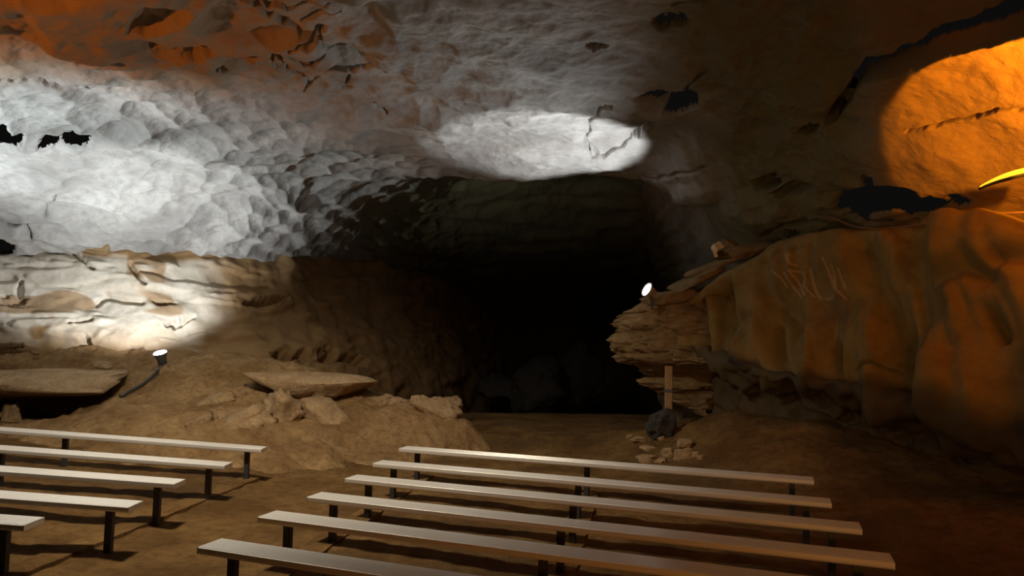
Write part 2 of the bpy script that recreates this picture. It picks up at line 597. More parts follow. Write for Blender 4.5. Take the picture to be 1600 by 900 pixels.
# open fissure along the top right, between hanging bed and wall
d, par = seg_dist(UV, [(1296, 190), (1340, 122), (1400, 92), (1460, 60), (1540, 26), (1640, -14)])
wd = 6 + 18 * par
nz = 5 * fbm(np.stack([u / 30, v / 30, u * 0], -1), 3, 90)
disp += -0.25 * (1 - sstep(wd * 0.75, wd * 1.1, d + nz))
below = (v - np.interp(u, [1296, 1340, 1400, 1460, 1540, 1640], [190, 122, 92, 60, 26, -14])) 
disp += np.where((below > 0) & (u > 1320), 0.16 * np.exp(-np.maximum(0, d - wd) / 55.0) * sstep(wd * 0.9, wd * 1.3, d + nz) * sstep(1320, 1400, u), 0)
hole |= (d + nz < wd * 0.88) & (par > 0.10) & front
# long wall crack below the orange patch
CR = [
    ([(1420, 202), (1470, 192), (1520, 182), (1560, 168), (1640, 160)], 2.2, 0.14),
    ([(430, 62), (428, 78), (436, 92), (450, 104), (480, 101), (495, 103), (520, 98), (560, 100), (600, 92)], 2.2, 0.16),
    ([(436, 64), (446, 84), (456, 94)], 2.6, 0.2), ([(450, 62), (462, 72), (480, 76), (505, 74)], 1.8, 0.13),
    ([(456, 56), (470, 52), (500, 52), (512, 60)], 1.8, 0.14), ([(458, 112), (475, 118), (486, 125), (498, 116)], 2.0, 0.14),
    ([(380, 0), (410, 14), (440, 30), (470, 44), (490, 48)], 2.2, 0.12), ([(400, 4), (450, 12), (500, 8), (540, 2)], 1.8, 0.1),
    ([(470, 30), (500, 26), (530, 22)], 1.6, 0.1), ([(486, 122), (478, 132), (474, 140)], 1.5, 0.1),
    ([(540, 128), (544, 116), (546, 108)], 1.8, 0.12), ([(534, 134), (548, 134)], 1.6, 0.1), ([(584, 152), (590, 160), (606, 166)], 1.6, 0.1),
    ([(955, 157), (940, 163), (930, 180), (918, 188), (921, 200), (912, 215), (918, 232), (926, 246)], 1.6, 0.12),
    ([(918, 226), (940, 245), (965, 232), (984, 218), (1000, 203), (1020, 198), (1046, 190)], 1.8, 0.12),
    ([(926, 246), (950, 240), (960, 236)], 1.4, 0.1), ([(1100, 115), (1070, 140)], 2, 0.1),
    ([(0, 346), (40, 348), (46, 360), (52, 372)], 1.8, 0.12), ([(70, 332), (75, 318), (90, 300), (98, 296)], 1.3, 0.06),
    ([(1190, 372), (1230, 350), (1290, 345)], 3, 0.15), ([(1050, 20), (1090, 10), (1130, 0)], 2.2, 0.12),
    ([(0, 116), (60, 120), (140, 134), (200, 138)], 1.6, 0.06),
    ([(930, 262), (950, 272), (985, 280), (1010, 284), (1060, 272), (1100, 262)], 2.5, 0.08),
]
for pts, wdt, dep in CR:
    d, par = seg_dist(UV, pts)
    sel = d < 30
    jx = 3.0 * vnoise(np.stack([u[sel] / 11, v[sel] / 11, u[sel] * 0], -1), 93)
    jy = 3.0 * vnoise(np.stack([u[sel] / 11, v[sel] / 11, u[sel] * 0 + 5], -1), 94)
    d2, _ = seg_dist(UV[sel] + np.stack([jx, jy], -1), pts)
    disp[sel] += -1.3 * dep * (1 - sstep(wdt * 0.5, wdt * 1.5, d2))
# small patch of wall standing proud above the fissure
disp = disp * np.where(v > 420, 0.6, 1.0)
# ragged lower lip on the left
lip = (1 - sstep(0, 14, np.abs(v - 388))) * (1 - sstep(480, 560, u))
SS = (X + N_ * disp[:, None])
lipz = sstep(330, 392, v) * (v < 420) * (1 - sstep(430, 520, u))
SS[:, 2] += lipz * 0.22 * np.maximum(0, fbm(np.stack([X[:, 0] * 1.6, X[:, 1] * 0.5, X[:, 0] * 0], -1), 3, 96))
ochre = (1 - sstep(70, 150, v + 25 * fbm(X * 0.8, 3, 97))) * (1 - sstep(400, 560, u))
ochre[~front] = 0
olive_shade = sstep(1000, 1180, u - 0.3 * (v - 200) + 60 * fbm(X * 0.7, 3, 98)) * 0.9  # darker olive tone towards the right side
olive_shade[~front] = 0.5
olive_shade = np.maximum(olive_shade, 0.95 * sstep(17.5, 21, X[:, 1]) * sstep(430, 640, u))  # tunnel roof: its lack of light is put into the colour
amber_lit = sstep(1310, 1400, u) * (1 - sstep(380, 400, v))
olive_shade = olive_shade * (1 - 0.85 * amber_lit)
ochre = np.maximum(ochre * 0.8, amber_lit)  # ochre tint put into the colour where the amber lamps light it
shell = grid_object('ceiling', SS.reshape(S.shape), M_ceil, {'ochre': ochre, 'olive_shade': olive_shade}, hole=hole)
tag(shell, 'scalloped grey limestone cave ceiling, white lit at the left and amber at the upper right', kind='structure')

# ---------------- lower left wall
PL = [-1200, -400, -100, 100, 250, 400, 500, 600, 700, 780]
TP = [None, None, (397, 15.0), (397, 16.2), (400, 17.0), (404, 18.8), (407, 21), (415, 25), (440, 31), (470, 37)]
MID = [None, None, (470, 14.6), (470, 15.8), (470, 16.5), (480, 18.0), (490, 19.8), (505, 23), (520, 28), (540, 35)]
BOT = [None, None, (560, 14.2), (556, 15.3), (560, 15.8), (568, 16.6), (585, 18.0), (598, 20.5), (612, 25), (625, 33)]
rowsL = [[] for _ in range(6)]
for i, px in enumerate(PL):
    if TP[i] is None:
        D = 6.1 if px == -1200 else 11.4
        pts = [atz(px, 3.5, D + 1.4), atz(px, 3.45, D), atz(px, 2.6, D - 0.2), atz(px, 1.5, D - 0.4), atz(px, 0.8, D - 0.5), atz(px, -0.8, D - 0.5)]
    else:
        t, mm, b = TP[i], MID[i], BOT[i]
        p1 = at(px, t[0], t[1])
        p0 = p1 + np.array([0.08 * p1[0] * 0.5, 1.5, 0.02])
        p3 = at(px, b[0], b[1])
        p4 = at(px, b[0] + 45, b[1] - 0.05)
        p5 = p4 + np.array([0, 0, -1.6])
        pts = [p0, p1, at(px, mm[0], mm[1]), p3, p4, p5]
    for k in range(6): rowsL[k].append(pts[k])
A = np.array(rowsL)
csL = [12, 16] + [max(14, int((b - a) / 2.2)) for a, b in zip(PL[2:], PL[3:])]
W = catmull(A, [14, 40, 50, 18, 8])
W = catmull(W.transpose(1, 0, 2), csL).transpose(1, 0, 2)
X = W.reshape(-1, 3)
UV = view_px(X)
u, v = UV[:, 0], UV[:, 1]
N_ = grid_normals(W)
sgn = np.sign(((np.array([0, 6, 2.0]) - W) * N_).sum(-1).mean())
N_ = (N_ * sgn).reshape(-1, 3)
disp = 0.14 * fbm(X * np.array([0.7, 0.7, 1.2]), 3, 11) + 0.035 * fbm(X * 2.8, 3, 12)
# broken plates: layered steps
pl = fbm(X * np.array([0.5, 0.5, 2.2]) + 4, 3, 13)
disp += 0.10 * sstep(-0.12, 0.12, pl) + 0.07 * sstep(0.3, 0.45, pl)
f1, f2 = worley(X * np.array([1.0, 1.0, 1.7]), 21)
disp += 0.05 * np.minimum(f1, 0.8) ** 2
vert = sstep(330, 420, u)
disp += vert * 0.10 * np.sin(X[:, 0] * 5 + 2.5 * fbm(X * 0.8, 2, 14)) * (1 - sstep(450, 480, v))


def step_line(pts, wdt, dep):
    d, par = seg_dist(UV, pts)
    return -dep * (1 - sstep(wdt * 0.4, wdt * 1.3, d))


disp += step_line([(115, 398), (130, 412), (148, 424)], 3, 0.15) + step_line([(204, 416), (214, 432), (226, 446)], 4, 0.2)
disp += step_line([(152, 476), (170, 466), (196, 472), (222, 474)], 5, 0.2) + step_line([(110, 512), (130, 508), (146, 506)], 3, 0.15)
for i, p in enumerate([(32, 455, 8, 14, 0, 0.15), (20, 475, 26, 9, 0, 0.15), (255, 474, 22, 6, 5, 0.3), (10, 545, 34, 5, -3, 0.6), (20, 556, 40, 5, 0, 0.4),
                       (440, 560, 22, 10, 0, 0.6), (470, 562, 14, 14, 0, 0.7), (505, 562, 16, 14, 0, 0.7), (545, 568, 22, 12, 0, 0.7), (410, 476, 30, 8, -10, 0.4),
                       (280, 505, 26, 7, -15, 0.25), (135, 538, 10, 9, 0, 0.25), (215, 553, 14, 9, 0, 0.5)]):
    disp += pit(*p, seed=100 + i)
ochre = np.clip(sstep(505, 560, v + 14 * fbm(X * 1.5, 3, 15)) + (1 - sstep(402, 412, v + 6 * fbm(X * 1.0, 2, 16) + 6 * (u < 130))) * (u > 95)
                + sstep(290, 360, u + 20 * fbm(X, 2, 17)) + 0.8 * sstep(0.35, 0.5, fbm(X * np.array([.8, .8, 1.6]), 3, 18)), 0, 1)
wl = grid_object('wall_left', (X + N_ * disp[:, None]).reshape(W.shape), M_wl, {'ochre': ochre})
tag(wl, 'pale cream lower cave wall below the overhanging ledge, lit by the lamp on the mound', kind='structure')

# ---------------- right wall: hanging flowstone curtain with undercut
RW = {
    1030: ('', (486, 13.4), (510, 13.4), (530, 13.4), (548, 13.4), (570, 15.2), (690, 15.4)),
    1075: ('', (462, 12.8), (495, 12.7), (525, 12.6), (552, 12.7), (580, 14.6), (690, 14.8)),
    1130: ('', (428, 12.3), (480, 12.1), (525, 11.9), (562, 11.9), (585, 12.9), (680, 13.0)),
    1200: ('', (388, 11.6), (450, 11.3), (530, 11.0), (588, 10.9), (612, 11.7), (690, 11.6)),
    1300: ('', (364, 10.6), (440, 10.3), (530, 10.0), (600, 9.9), (630, 10.7), (710, 10.6)),
    1400: ('', (354, 9.8), (440, 9.4), (540, 9.1), (630, 9.0), (660, 9.8), (750, 9.6)),
    1500: ('', (348, 9.0), (450, 8.6), (570, 8.2), (674, 8.0), (700, 8.9), (800, 8.7)),
    1600: ('', (345, 8.3), (450, 7.9), (580, 7.5), (690, 7.4), (720, 8.2), (830, 8.0)),
    1800: ('', (340, 7.0), (450, 6.7), (600, 6.4), (720, 6.3), (760, 7.0), (880, 6.8)),
    2300: (Zc, (3.1, 5.0), (2.4, 4.8), (1.6, 4.6), (1.0, 4.5), (0.8, 5.0), (-0.5, 5.0)),
    3500: (Zc, (3.1, 2.8), (2.4, 2.7), (1.6, 2.6), (1.0, 2.55), (0.8, 2.85), (-0.5, 2.85)),
}
cols = []
for px, s in RW.items():
    pts = [atz(px, a, D) if s[0] == Zc else at(px, a, D) for a, D in s[1:]]
    o = pts[0]
    bk = np.array([o[0] + 0.9, o[1] + 1.3, o[2] + 0.12])
    cols.append([bk] + pts)
A = np.array(cols).transpose(1, 0, 2)
pk = list(RW)
csR = [max(14, int(max(0, min(b, 1620) - a) / 1.8) + int(max(0, b - max(a, 1620)) / 25)) for a, b in zip(pk, pk[1:])]
W = catmull(A, [24, 50, 50, 50, 26, 24])
W = catmull(W.transpose(1, 0, 2), csR).transpose(1, 0, 2)
nr, nc = W.shape[:2]
X = W.reshape(-1, 3)
UV = view_px(X)
u, v = UV[:, 0], UV[:, 1]
N_ = grid_normals(W)
sgn = np.sign(((np.array([0, 6, 2.0]) - W) * N_).sum(-1).mean())
N_ = (N_ * sgn).reshape(-1, 3)
rowf = np.repeat(np.arange(nr) / (nr - 1), nc)
facem = sstep(0.10, 0.16, rowf) * (1 - sstep(0.72, 0.80, rowf))
along = X[:, 0] * 0.75 - X[:, 1] * 0.66                # runs along the wall
lean = along + 0.16 * (X[:, 2] - 2) + 0.25 * fbm(X * 0.6, 2, 201)
fl = np.stack([lean * 1.5, X[:, 2] * 0.25, X[:, 0] * 0], -1)
rd = fbm(fl, 3, 202)
disp = facem * (0.30 * rd + 0.10 * np.abs(fbm(fl * 2.3, 2, 203)))
disp += 0.10 * fbm(X * 0.9, 3, 204) + 0.025 * fbm(X * 3.2, 3, 205)
# rougher rubbly face under the lip
und = sstep(0.72, 0.82, rowf)
disp += und * (0.30 * np.abs(fbm(X * 1.4, 3, 206)) + 0.1 * fbm(X * 4, 2, 207))
# broad shaded folds
for pts, wdt, dep in [([(1345, 385), (1360, 450), (1392, 520), (1400, 600), (1405, 640)], 26, 0.42),
                      ([(1123, 400), (1122, 440), (1126, 500), (1128, 560)], 12, 0.25), ([(1150, 500), (1165, 560)], 12, 0.18),
                      ([(1080, 470), (1090, 540)], 10, 0.25), ([(1195, 510), (1205, 560), (1212, 590)], 10, 0.22),
                      ([(1246, 520), (1252, 560)], 7, 0.12), ([(1300, 530), (1306, 590)], 7, 0.14), ([(1445, 560), (1455, 640)], 12, 0.2),
                      ([(1480, 440), (1520, 420), (1560, 440)], 18, 0.22), ([(1560, 500), (1575, 530)], 12, 0.15), ([(1335, 568), (1380, 573)], 3, 0.12),
                      ([(1180, 400), (1190, 450), (1230, 500)], 16, 0.18), ([(1575, 410), (1640, 400)], 16, 0.25)]:
    d, par = seg_dist(UV, pts)
    disp += -dep * facem * np.exp(-(d / wdt) ** 2)
scr = np.zeros(len(u))
for st in [[(330, 350), (460, 590)], [(200, 320), (290, 400), (320, 480)], [(410, 340), (530, 580)], [(390, 320), (520, 330), (545, 400), (520, 470), (620, 590)],
           [(595, 300), (640, 520), (690, 610)], [(600, 300), (650, 520)], [(770, 180), (840, 290), (870, 400), (900, 510), (990, 610)], [(740, 600), (830, 600), (860, 570)],
           [(970, 300), (1010, 500)], [(340, 140), (370, 190), (400, 150)], [(390, 200), (410, 250), (460, 260)], [(880, 240), (900, 340), (910, 500)]]:
    d, par = seg_dist(UV, [(1180 + a / 7.5, 380 + b / 7.5) for a, b in st])
    k = 1 - sstep(0.8, 2.4, d)
    scr = np.maximum(scr, k)
disp -= 0.015 * scr
# ragged hanging edge
P2 = X + N_ * disp[:, None]
le = sstep(0.45, 0.62, rowf) * (1 - sstep(0.70, 0.78, rowf))
P2[:, 2] += le * (0.16 * rd + 0.06 * fbm(X * 3, 2, 208))
te = 1 - sstep(0.12, 0.3, rowf)
P2[:, 2] += te * 0.05 * fbm(X * 2.0, 3, 209)
dark = np.clip(sstep(0.66, 0.74, rowf) * 0.8 + 0.35 * sstep(0.2, 0.7, fbm(X * 0.7 + 9, 3, 210)) * facem, 0, 1)  # undercut shade put into the colour; the face is only mottled
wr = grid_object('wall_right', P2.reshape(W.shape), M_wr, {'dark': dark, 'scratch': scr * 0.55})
tag(wr, 'amber flowstone curtain wall with a dark undercut along the right side', kind='structure')

# ---------------- floor
foot = [(s[1:][5][0], s[1:][5][1], px, s[0]) for px, s in RW.items()]
FT = [(1075, 14.4, 0.2), (1105, 13.4, 0.5), (1150, 12.5, 0.75), (1220, 11.4, 0.85), (1300, 10.6, 0.8), (1400, 9.7, 0.65), (1500, 8.8, 0.5), (1600, 8.1, 0.45), (1800, 6.9, 0.4), (2300, 5.0, 0.4), (3500, 2.8, 0.4)]
FP = [(atz(px, 0, D)[0], D) for px, D, h in FT]
FH = np.array([h for _, _, h in FT])


def floor_z(x, y, detail=True):
    sh = x.shape
    XY = np.stack([x.ravel(), y.ravel()], -1)
    z = G(XY[:, 0], XY[:, 1])
    d, par = seg_dist(XY, FP)
    hh = np.interp(par * (len(FH) - 1), np.arange(len(FH)), FH)
    z = z + hh * (1 - sstep(0.1, 2.6, d))
    z = z - 1.6 * sstep(17.5, 30, XY[:, 1])
    if detail:
        P = np.stack([XY[:, 0], XY[:, 1], XY[:, 0] * 0], -1)
        z = z + 0.022 * fbm(P * 1.3, 3, 301) + 0.010 * fbm(P * 5, 3, 302)
        f1, f2 = worley(P * np.array([3.2, 3.2, 1]), 303)
        z = z - 0.014 * sstep(0.5, 0.1, f1) * 0 - 0.012 * (1 - sstep(0.0, 0.45, f1))
        near = 1 - sstep(0.3, 2.2, d)
        z = z + near * 0.08 * fbm(P * 2.2, 3, 304)
    return z.reshape(sh)


xs = np.concatenate([np.linspace(-20, -9, 40)[:-1], np.linspace(-9, 8, 480)[:-1], np.linspace(8, 14, 30)])
ys = np.concatenate([np.linspace(-9, 3.5, 40)[:-1], np.linspace(3.5, 16, 380)[:-1], np.linspace(16, 46, 90)])
gx, gy = np.meshgrid(xs, ys)
gz = floor_z(gx, gy)
damp = np.zeros(gx.shape)
Pn = np.stack([gx.ravel(), gy.ravel(), gx.ravel() * 0], -1)
damp = 0.45 * sstep(0.0, 0.7, fbm(Pn * 0.8 + 5, 3, 310)).reshape(gx.shape)
floor = grid_object('floor', np.stack([gx, gy, gz], -1), M_dirt, {'damp': damp}, flip=False)
tag(floor, 'trodden brown dirt cave floor under the benches', kind='structure')


def fz(x, y):
    return float(floor_z(np.array([x]), np.array([y]), False)[0])


# ================================================================== THINGS
# ---------------- dirt mound on the left
def tps(pts, vals):
    pts = np.array(pts, float)
    n = len(pts)
    d = np.linalg.norm(pts[:, None] - pts[None], axis=2)
    K = np.where(d > 0, d * d * np.log(d + 1e-9), 0) + np.eye(n) * 0.02
    Pm = np.hstack([np.ones((n, 1)), pts])
    A = np.block([[K, Pm], [Pm.T, np.zeros((3, 3))]])
    sol = np.linalg.solve(A, np.concatenate([vals, np.zeros(3)]))

    def f(x, y):
        q = np.stack([x.ravel(), y.ravel()], -1)
        out = sol[n] + q @ sol[n + 1:]
        for i in range(n):
            r = np.linalg.norm(q - pts[i], axis=1)
            out = out + sol[i] * np.where(r > 0, r * r * np.log(r + 1e-9), 0)
        return out.reshape(x.shape)
    return f


MP = [(-350, 545, 15), (-250, 552, 15), (0, 562, 14.8), (130, 560, 15), (250, 574, 14.6), (330, 557, 15.3), (400, 563, 15.2), (480, 582, 14.8), (560, 604, 14.3), (620, 629, 13.9),
      (680, 634, 13.7), (710, 652, 13.3), (736, 672, 12.9), (0, 652, 14.0), (110, 650, 13.9), (0, 668, 12.8), (200, 622, 13.2), (200, 650, 12), (300, 640, 12.3), (380, 620, 13),
      (430, 628, 13), (420, 670, 11.8), (500, 643, 13), (560, 662, 12.6), (650, 672, 12.5), (600, 692, 12.0), (300, 682, 11.2), (100, 668, 12), (480, 692, 11.6), (-200, 668, 13.2)]
pts, vals = [], []
for px, py, D in MP:
    p = at(px, py, D)
    pts.append((p[0], p[1]))
    vals.append(p[2])
for x, y, dz in [(-11, 10.3, -.15), (-9, 10.2, -.15), (-7, 10.2, -.15), (-5, 10.2, -.15), (-3, 10.4, -.12), (-1.6, 11.2, -.12), (-0.8, 12.2, -.1), (-0.2, 13.2, -.25), (0.2, 14.5, -.4), (0.3, 11, -.4),
                 (-0.8, 15.3, -.3), (-2.5, 16.5, -.1), (0.5, 17, -.5)]:
    pts.append((x, y))
    vals.append(G(x, y) + dz)
for x, y, z in [(-12, 16.6, 1.3), (-9, 17, 1.2), (-6.5, 17, 1.1), (-4.5, 17, .6), (-14, 15, 1.3)]:
    pts.append((x, y))
    vals.append(z)
mound_f = tps(pts, np.array(vals))


def mound_z(x, y, detail=True):
    z = mound_f(x, y)
    if detail:
        P = np.stack([x.ravel(), y.ravel(), x.ravel() * 0], -1)
        r = 0.05 * ridged(P * 1.6, 3, 409) + 0.02 * ridged(P * 5, 2, 410) + 0.05 * fbm(P * 1.1, 3, 401) + 0.030 * fbm(P * 3.5, 3, 402) + 0.012 * np.abs(fbm(P * 9, 2, 403))
        f1, f2 = worley(P * np.array([1.6, 1.6, 1]), 405)
        r = r + 0.10 * np.minimum(f1, 0.8) ** 2 * sstep(-0.2, 0.4, fbm(P * 0.7 + 3, 2, 406))
        z = z + r.reshape(x.shape)
    return z


gx, gy = np.meshgrid(np.linspace(-13.2, 0.3, 520), np.linspace(10.0, 16.2, 280))
gz = mound_z(gx, gy)
mound = grid_object('dirt_mound', np.stack([gx, gy, gz], -1), M_mound)
tag(mound, 'long mound of brown dirt and rubble rising behind the left benches', 'mound')


def mz(x, y):
    return float(mound_z(np.array([[x]]), np.array([[y]]))[0, 0])


# ---------------- rocks
def hit(px, py):
    """where the line of sight meets the mound or the floor"""
    Ds = np.linspace(7, 17.5, 700)
    d = fw + rt * (px - 800) / FPX - up * (py - 450) / FPX
    P = np.array([0, 0, CAM_H]) + np.outer(Ds / d[1], d)
    z = np.maximum(np.where(P[:, 1] > 10.0, mound_z(P[:, 0], P[:, 1], False), -9), floor_z(P[:, 0], P[:, 1], False))
    k = np.argmax(P[:, 2] <= z)
    return P[k] if P[k, 2] <= z[k] else None


def rock_mesh(size, seed, cuts=9, noise=0.10, sub=4):
    rng = np.random.RandomState(seed)
    bm = bmesh.new()
    bmesh.ops.create_icosphere(bm, subdivisions=sub, radius=1)
    V = np.array([v.co[:] for v in bm.verts])
    V = np.sign(V) * np.abs(V) ** 0.5
    for k in range(cuts):
        n = rng.normal(size=3)
        n /= np.linalg.norm(n)
        dd = rng.uniform(0.62, 1.05)
        s = V @ n
        V = V - np.outer(np.maximum(0, s - dd) * 0.95, n)
    V = V / np.abs(V).max(axis=0)
    V = V * np.array(size) / 2
    r = fbm(V / max(size) * 6 + seed, 3, seed)
    nn = V / (np.linalg.norm(V, axis=1, keepdims=True) + 1e-6)
    V = V + nn * (r * noise * min(size) * 1.3)[:, None]
    # thin bedding
    V = V + nn * (0.03 * min(size) * np.sin(V[:, 2] / max(size[2], .01) * 22 + r * 3))[:, None]
    for v_, c in zip(bm.verts, V): v_.co = c
    return bm


def rock(px, py, D, size, rot, label, seed, name='rock', lift=None, mat=None, cuts=9, group=None, ground=None, cat='rock'):
    p = at(px, py, D)
    if lift is not None:
        h = hit(px, py + lift)
        if h is not None: p = at(px, py, h[1] + 0.1)
    bm = rock_mesh(size, seed, cuts)
    o = mesh_obj(name, bm, mat or M_stone, smooth=True)
    o.data.polygons.foreach_set('use_smooth', [True] * len(o.data.polygons))
    o.location = p
    o.rotation_euler = [math.radians(a) for a in rot]
    tag(o, label, cat, group)
    return o


rock(485, 600, 13.6, (2.35, 1.4, 0.46), (4, 6, -6), 'long flat tan slab jutting out from the top of the dirt mound', 11, 'flat_slab', 20, cuts=9)
rock(446, 646, 12.6, (0.68, 0.66, 0.66), (10, 30, 30), 'tall angular boulder under the long jutting slab on the mound', 12, 'boulder', 16)
rock(520, 655, 12.9, (1.25, 0.8, 0.5), (6, 22, -15), 'broad sloping boulder half buried right of the tall angular boulder', 13, 'boulder', 8)
rock(388, 660, 12.0, (0.82, 0.66, 0.42), (8, -24, 18), 'wedge shaped tan boulder at the middle foot of the mound', 14, 'boulder', 8)
rock(348, 650, 12.3, (0.36, 0.28, 0.26), (0, 10, 40), 'small brown rock leaning on the left of the wedge shaped boulder', 15, 'rock', 8)
rock(334, 628, 12.9, (0.8, 0.5, 0.22), (14, -20, 5), 'tilted pale slab above the wedge shaped boulder on the mound', 16, 'flat_slab', 6)
rock(312, 662, 11.8, (0.40, 0.28, 0.2), (6, -18, 10), 'small flat stone left of the wedge boulder on the mound', 17, 'rock', 5)
rock(262, 580, 14.0, (0.36, 0.32, 0.28), (0, 0, 30), 'tan stone block at the foot of the round uplight', 18, 'rock', 8)
rock(55, 600, 13.7, (4.2, 2.8, 0.62), (3, -2, -4), 'wide rounded rock ledge with a black undercut at the far left', 19, 'rock_ledge', cuts=16)
rock(18, 650, 12.4, (0.36, 0.3, 0.42), (0, 8, 10), 'upright brown rock behind the rearmost left bench at the photo edge', 20, 'rock', 8)
rock(45, 662, 12.0, (0.34, 0.24, 0.14), (0, 0, -10), 'low flat rock right of the upright rock behind the rearmost left bench', 21, 'rock', 3)
rock(682, 638, 13.6, (0.95, 0.7, 0.5), (0, 26, 20), 'pointed rock capping the right end of the dirt mound', 22, 'rock', 8)
rock(624, 634, 13.9, (0.4, 0.35, 0.26), (0, 10, 0), 'rounded rock on the mound crest between the slab and the pointed rock', 23, 'rock', 3)
rock(600, 628, 14.1, (0.36, 0.33, 0.26), (0, -8, 50), 'small rock beside the right tip of the long jutting slab', 24, 'rock', 3)
rock(162, 570, 14.3, (0.5, 0.4, 0.14), (4, 8, 0), 'thin brown stone chip on the slope left of the round uplight', 25, 'rock', 3)
rock(705, 632, 16.0, (0.5, 0.4, 0.35), (0, 0, 0), 'dim rock on the ground behind the right end of the mound', 26, 'rock')
# rubble on the right
RB = [(1012, 718, 11.9, (0.34, 0.26, 0.15), 'pinkish flat rock nearest the rear bench in the right rubble'),
      (1034, 722, 11.8, (0.22, 0.2, 0.13), 'small dark based rock right of the pinkish flat rock'),
      (1046, 709, 12.1, (0.26, 0.2, 0.18), 'grey brown rock in the middle of the right rubble'),
      (1072, 710, 12.0, (0.38, 0.3, 0.22), 'largest squarish tan rock of the right rubble'),
      (1098, 716, 11.9, (0.16, 0.13, 0.09), 'small stone at the right end of the rubble'),
      (1070, 696, 12.5, (0.36, 0.3, 0.18), 'olive rock behind the largest squarish rubble rock'),
      (1014, 702, 12.4, (0.3, 0.22, 0.1), 'flat dark stone left of the rubble middle'),
      (1000, 687, 12.9, (0.3, 0.22, 0.1), 'flat olive stone between the tiny leftmost stone and the dark boulder'),
      (986, 682, 13.2, (0.2, 0.16, 0.08), 'tiny flat stone farthest left, before the dark boulder at the wooden post')]
for k, (px, py, D, s, lb) in enumerate(RB):
    o = rock(px, py, D, s, (0, (k * 37) % 14 - 7, k * 53), lb, 40 + k, 'rubble_rock', s[2] * 30, group='rubble by the rear right bench')
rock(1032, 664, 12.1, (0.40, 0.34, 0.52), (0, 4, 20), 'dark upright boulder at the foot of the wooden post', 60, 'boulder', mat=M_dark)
rock(1035, 681, 12.8, (0.17, 0.15, 0.19), (0, 0, 10), 'small upright olive block in front of the dark boulder', 61, 'rock', 6)
# dim fallen blocks deep in the tunnel
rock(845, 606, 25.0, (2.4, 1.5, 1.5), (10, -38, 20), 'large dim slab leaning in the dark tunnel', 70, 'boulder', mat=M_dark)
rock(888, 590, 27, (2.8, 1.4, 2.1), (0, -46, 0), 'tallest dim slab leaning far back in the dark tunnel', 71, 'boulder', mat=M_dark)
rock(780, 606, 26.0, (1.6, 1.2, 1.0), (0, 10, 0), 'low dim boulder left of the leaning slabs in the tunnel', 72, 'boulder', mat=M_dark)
rock(120, 382, 16.3, (1.6, 0.7, 0.45), (0, 4, 5), 'brown rock wedged in the slot under the white ceiling, left end', 73, 'rock', mat=M_crop)
rock(180, 384, 16.8, (1.5, 0.7, 0.5), (0, -3, -5), 'dark brown rock wedged in the slot under the white ceiling, right end', 74, 'rock', mat=M_crop)

# ---------------- layered outcrop at the nose of the right wall
LEFT = [(452, 1046), (458, 1020), (466, 1004), (478, 996), (488, 986), (493, 976), (499, 968), (505, 952), (512, 960), (519, 972), (526, 964), (531, 957), (538, 966),
        (545, 960), (552, 972), (558, 963), (566, 972), (570, 996), (574, 1004), (580, 1006), (586, 1018), (590, 1018), (595, 1002), (601, 994), (607, 1004), (612, 1030), (618, 1048), (628, 1062), (640, 1080), (655, 1096)]
LEFT = [(y + 0.0, x) for y, x in LEFT]
yy = np.linspace(452, 655, 210)
lx = np.interp(yy, [a for a, b in LEFT], [b for a, b in LEFT])
D0 = 12.9
xc = at(1110, 500, D0)[0]
nth = 150
th = np.linspace(-0.62 * math.pi, 1.3 * math.pi, nth)
ring = np.zeros((len(yy), nth, 3))
for i, (y_, l_) in enumerate(zip(yy, lx)):
    p = at(l_, y_, D0)
    a = xc - p[0]
    bdep = min(0.7, 0.25 + a * 0.4)
    Dk = D0 + 0.5 * float(sstep(560, 600, y_)) + 0.25
    ring[i, :, 0] = xc - a * np.cos(th) * np.where(np.cos(th) > 0, 1, 0.8)
    ring[i, :, 1] = Dk - bdep * np.sin(-th) * 0.75
    ring[i, :, 2] = p[2]
Xr = ring.reshape(-1, 3)
lay = np.floor(Xr[:, 2] * 5 + 1.4 * fbm(Xr * np.array([1.2, 1.2, 0.3]), 2, 500))
lo = _h(lay.astype(np.int64), lay.astype(np.int64) * 0, lay.astype(np.int64) * 0 + 3, 7)
c0 = np.array([xc + 0.3, D0 + 0.2])
dirv = Xr[:, :2] - c0
dist = np.linalg.norm(dirv, axis=1, keepdims=True)
dirv = dirv / dist
tipw = np.clip(1 - (Xr[:, 0] - (xc - 1.9)) / 0.5, 0, 1)
rr = (0.24 * (lo - 0.5) + 0.22 * fbm(Xr * np.array([2.0, 2.0, 3.5]), 4, 501) + 0.07 * fbm(Xr * np.array([6, 6, 9]), 2, 502))
f1, f2 = worley(Xr * np.array([2.6, 2.6, 3.5]), 503)
rr = rr - 0.12 * (1 - sstep(0.0, 0.12, f2 - f1))
Xr[:, :2] += dirv * (rr * (0.55 + 0.45 * (1 - tipw)))[:, None]
Xr[:, 2] += 0.03 * fbm(Xr * 2.5, 2, 504)
crop = grid_object('rock_outcrop', Xr.reshape(ring.shape), M_crop)
tag(crop, 'jagged layered rock outcrop jutting into the dark tunnel below the tube lamp', 'rock')

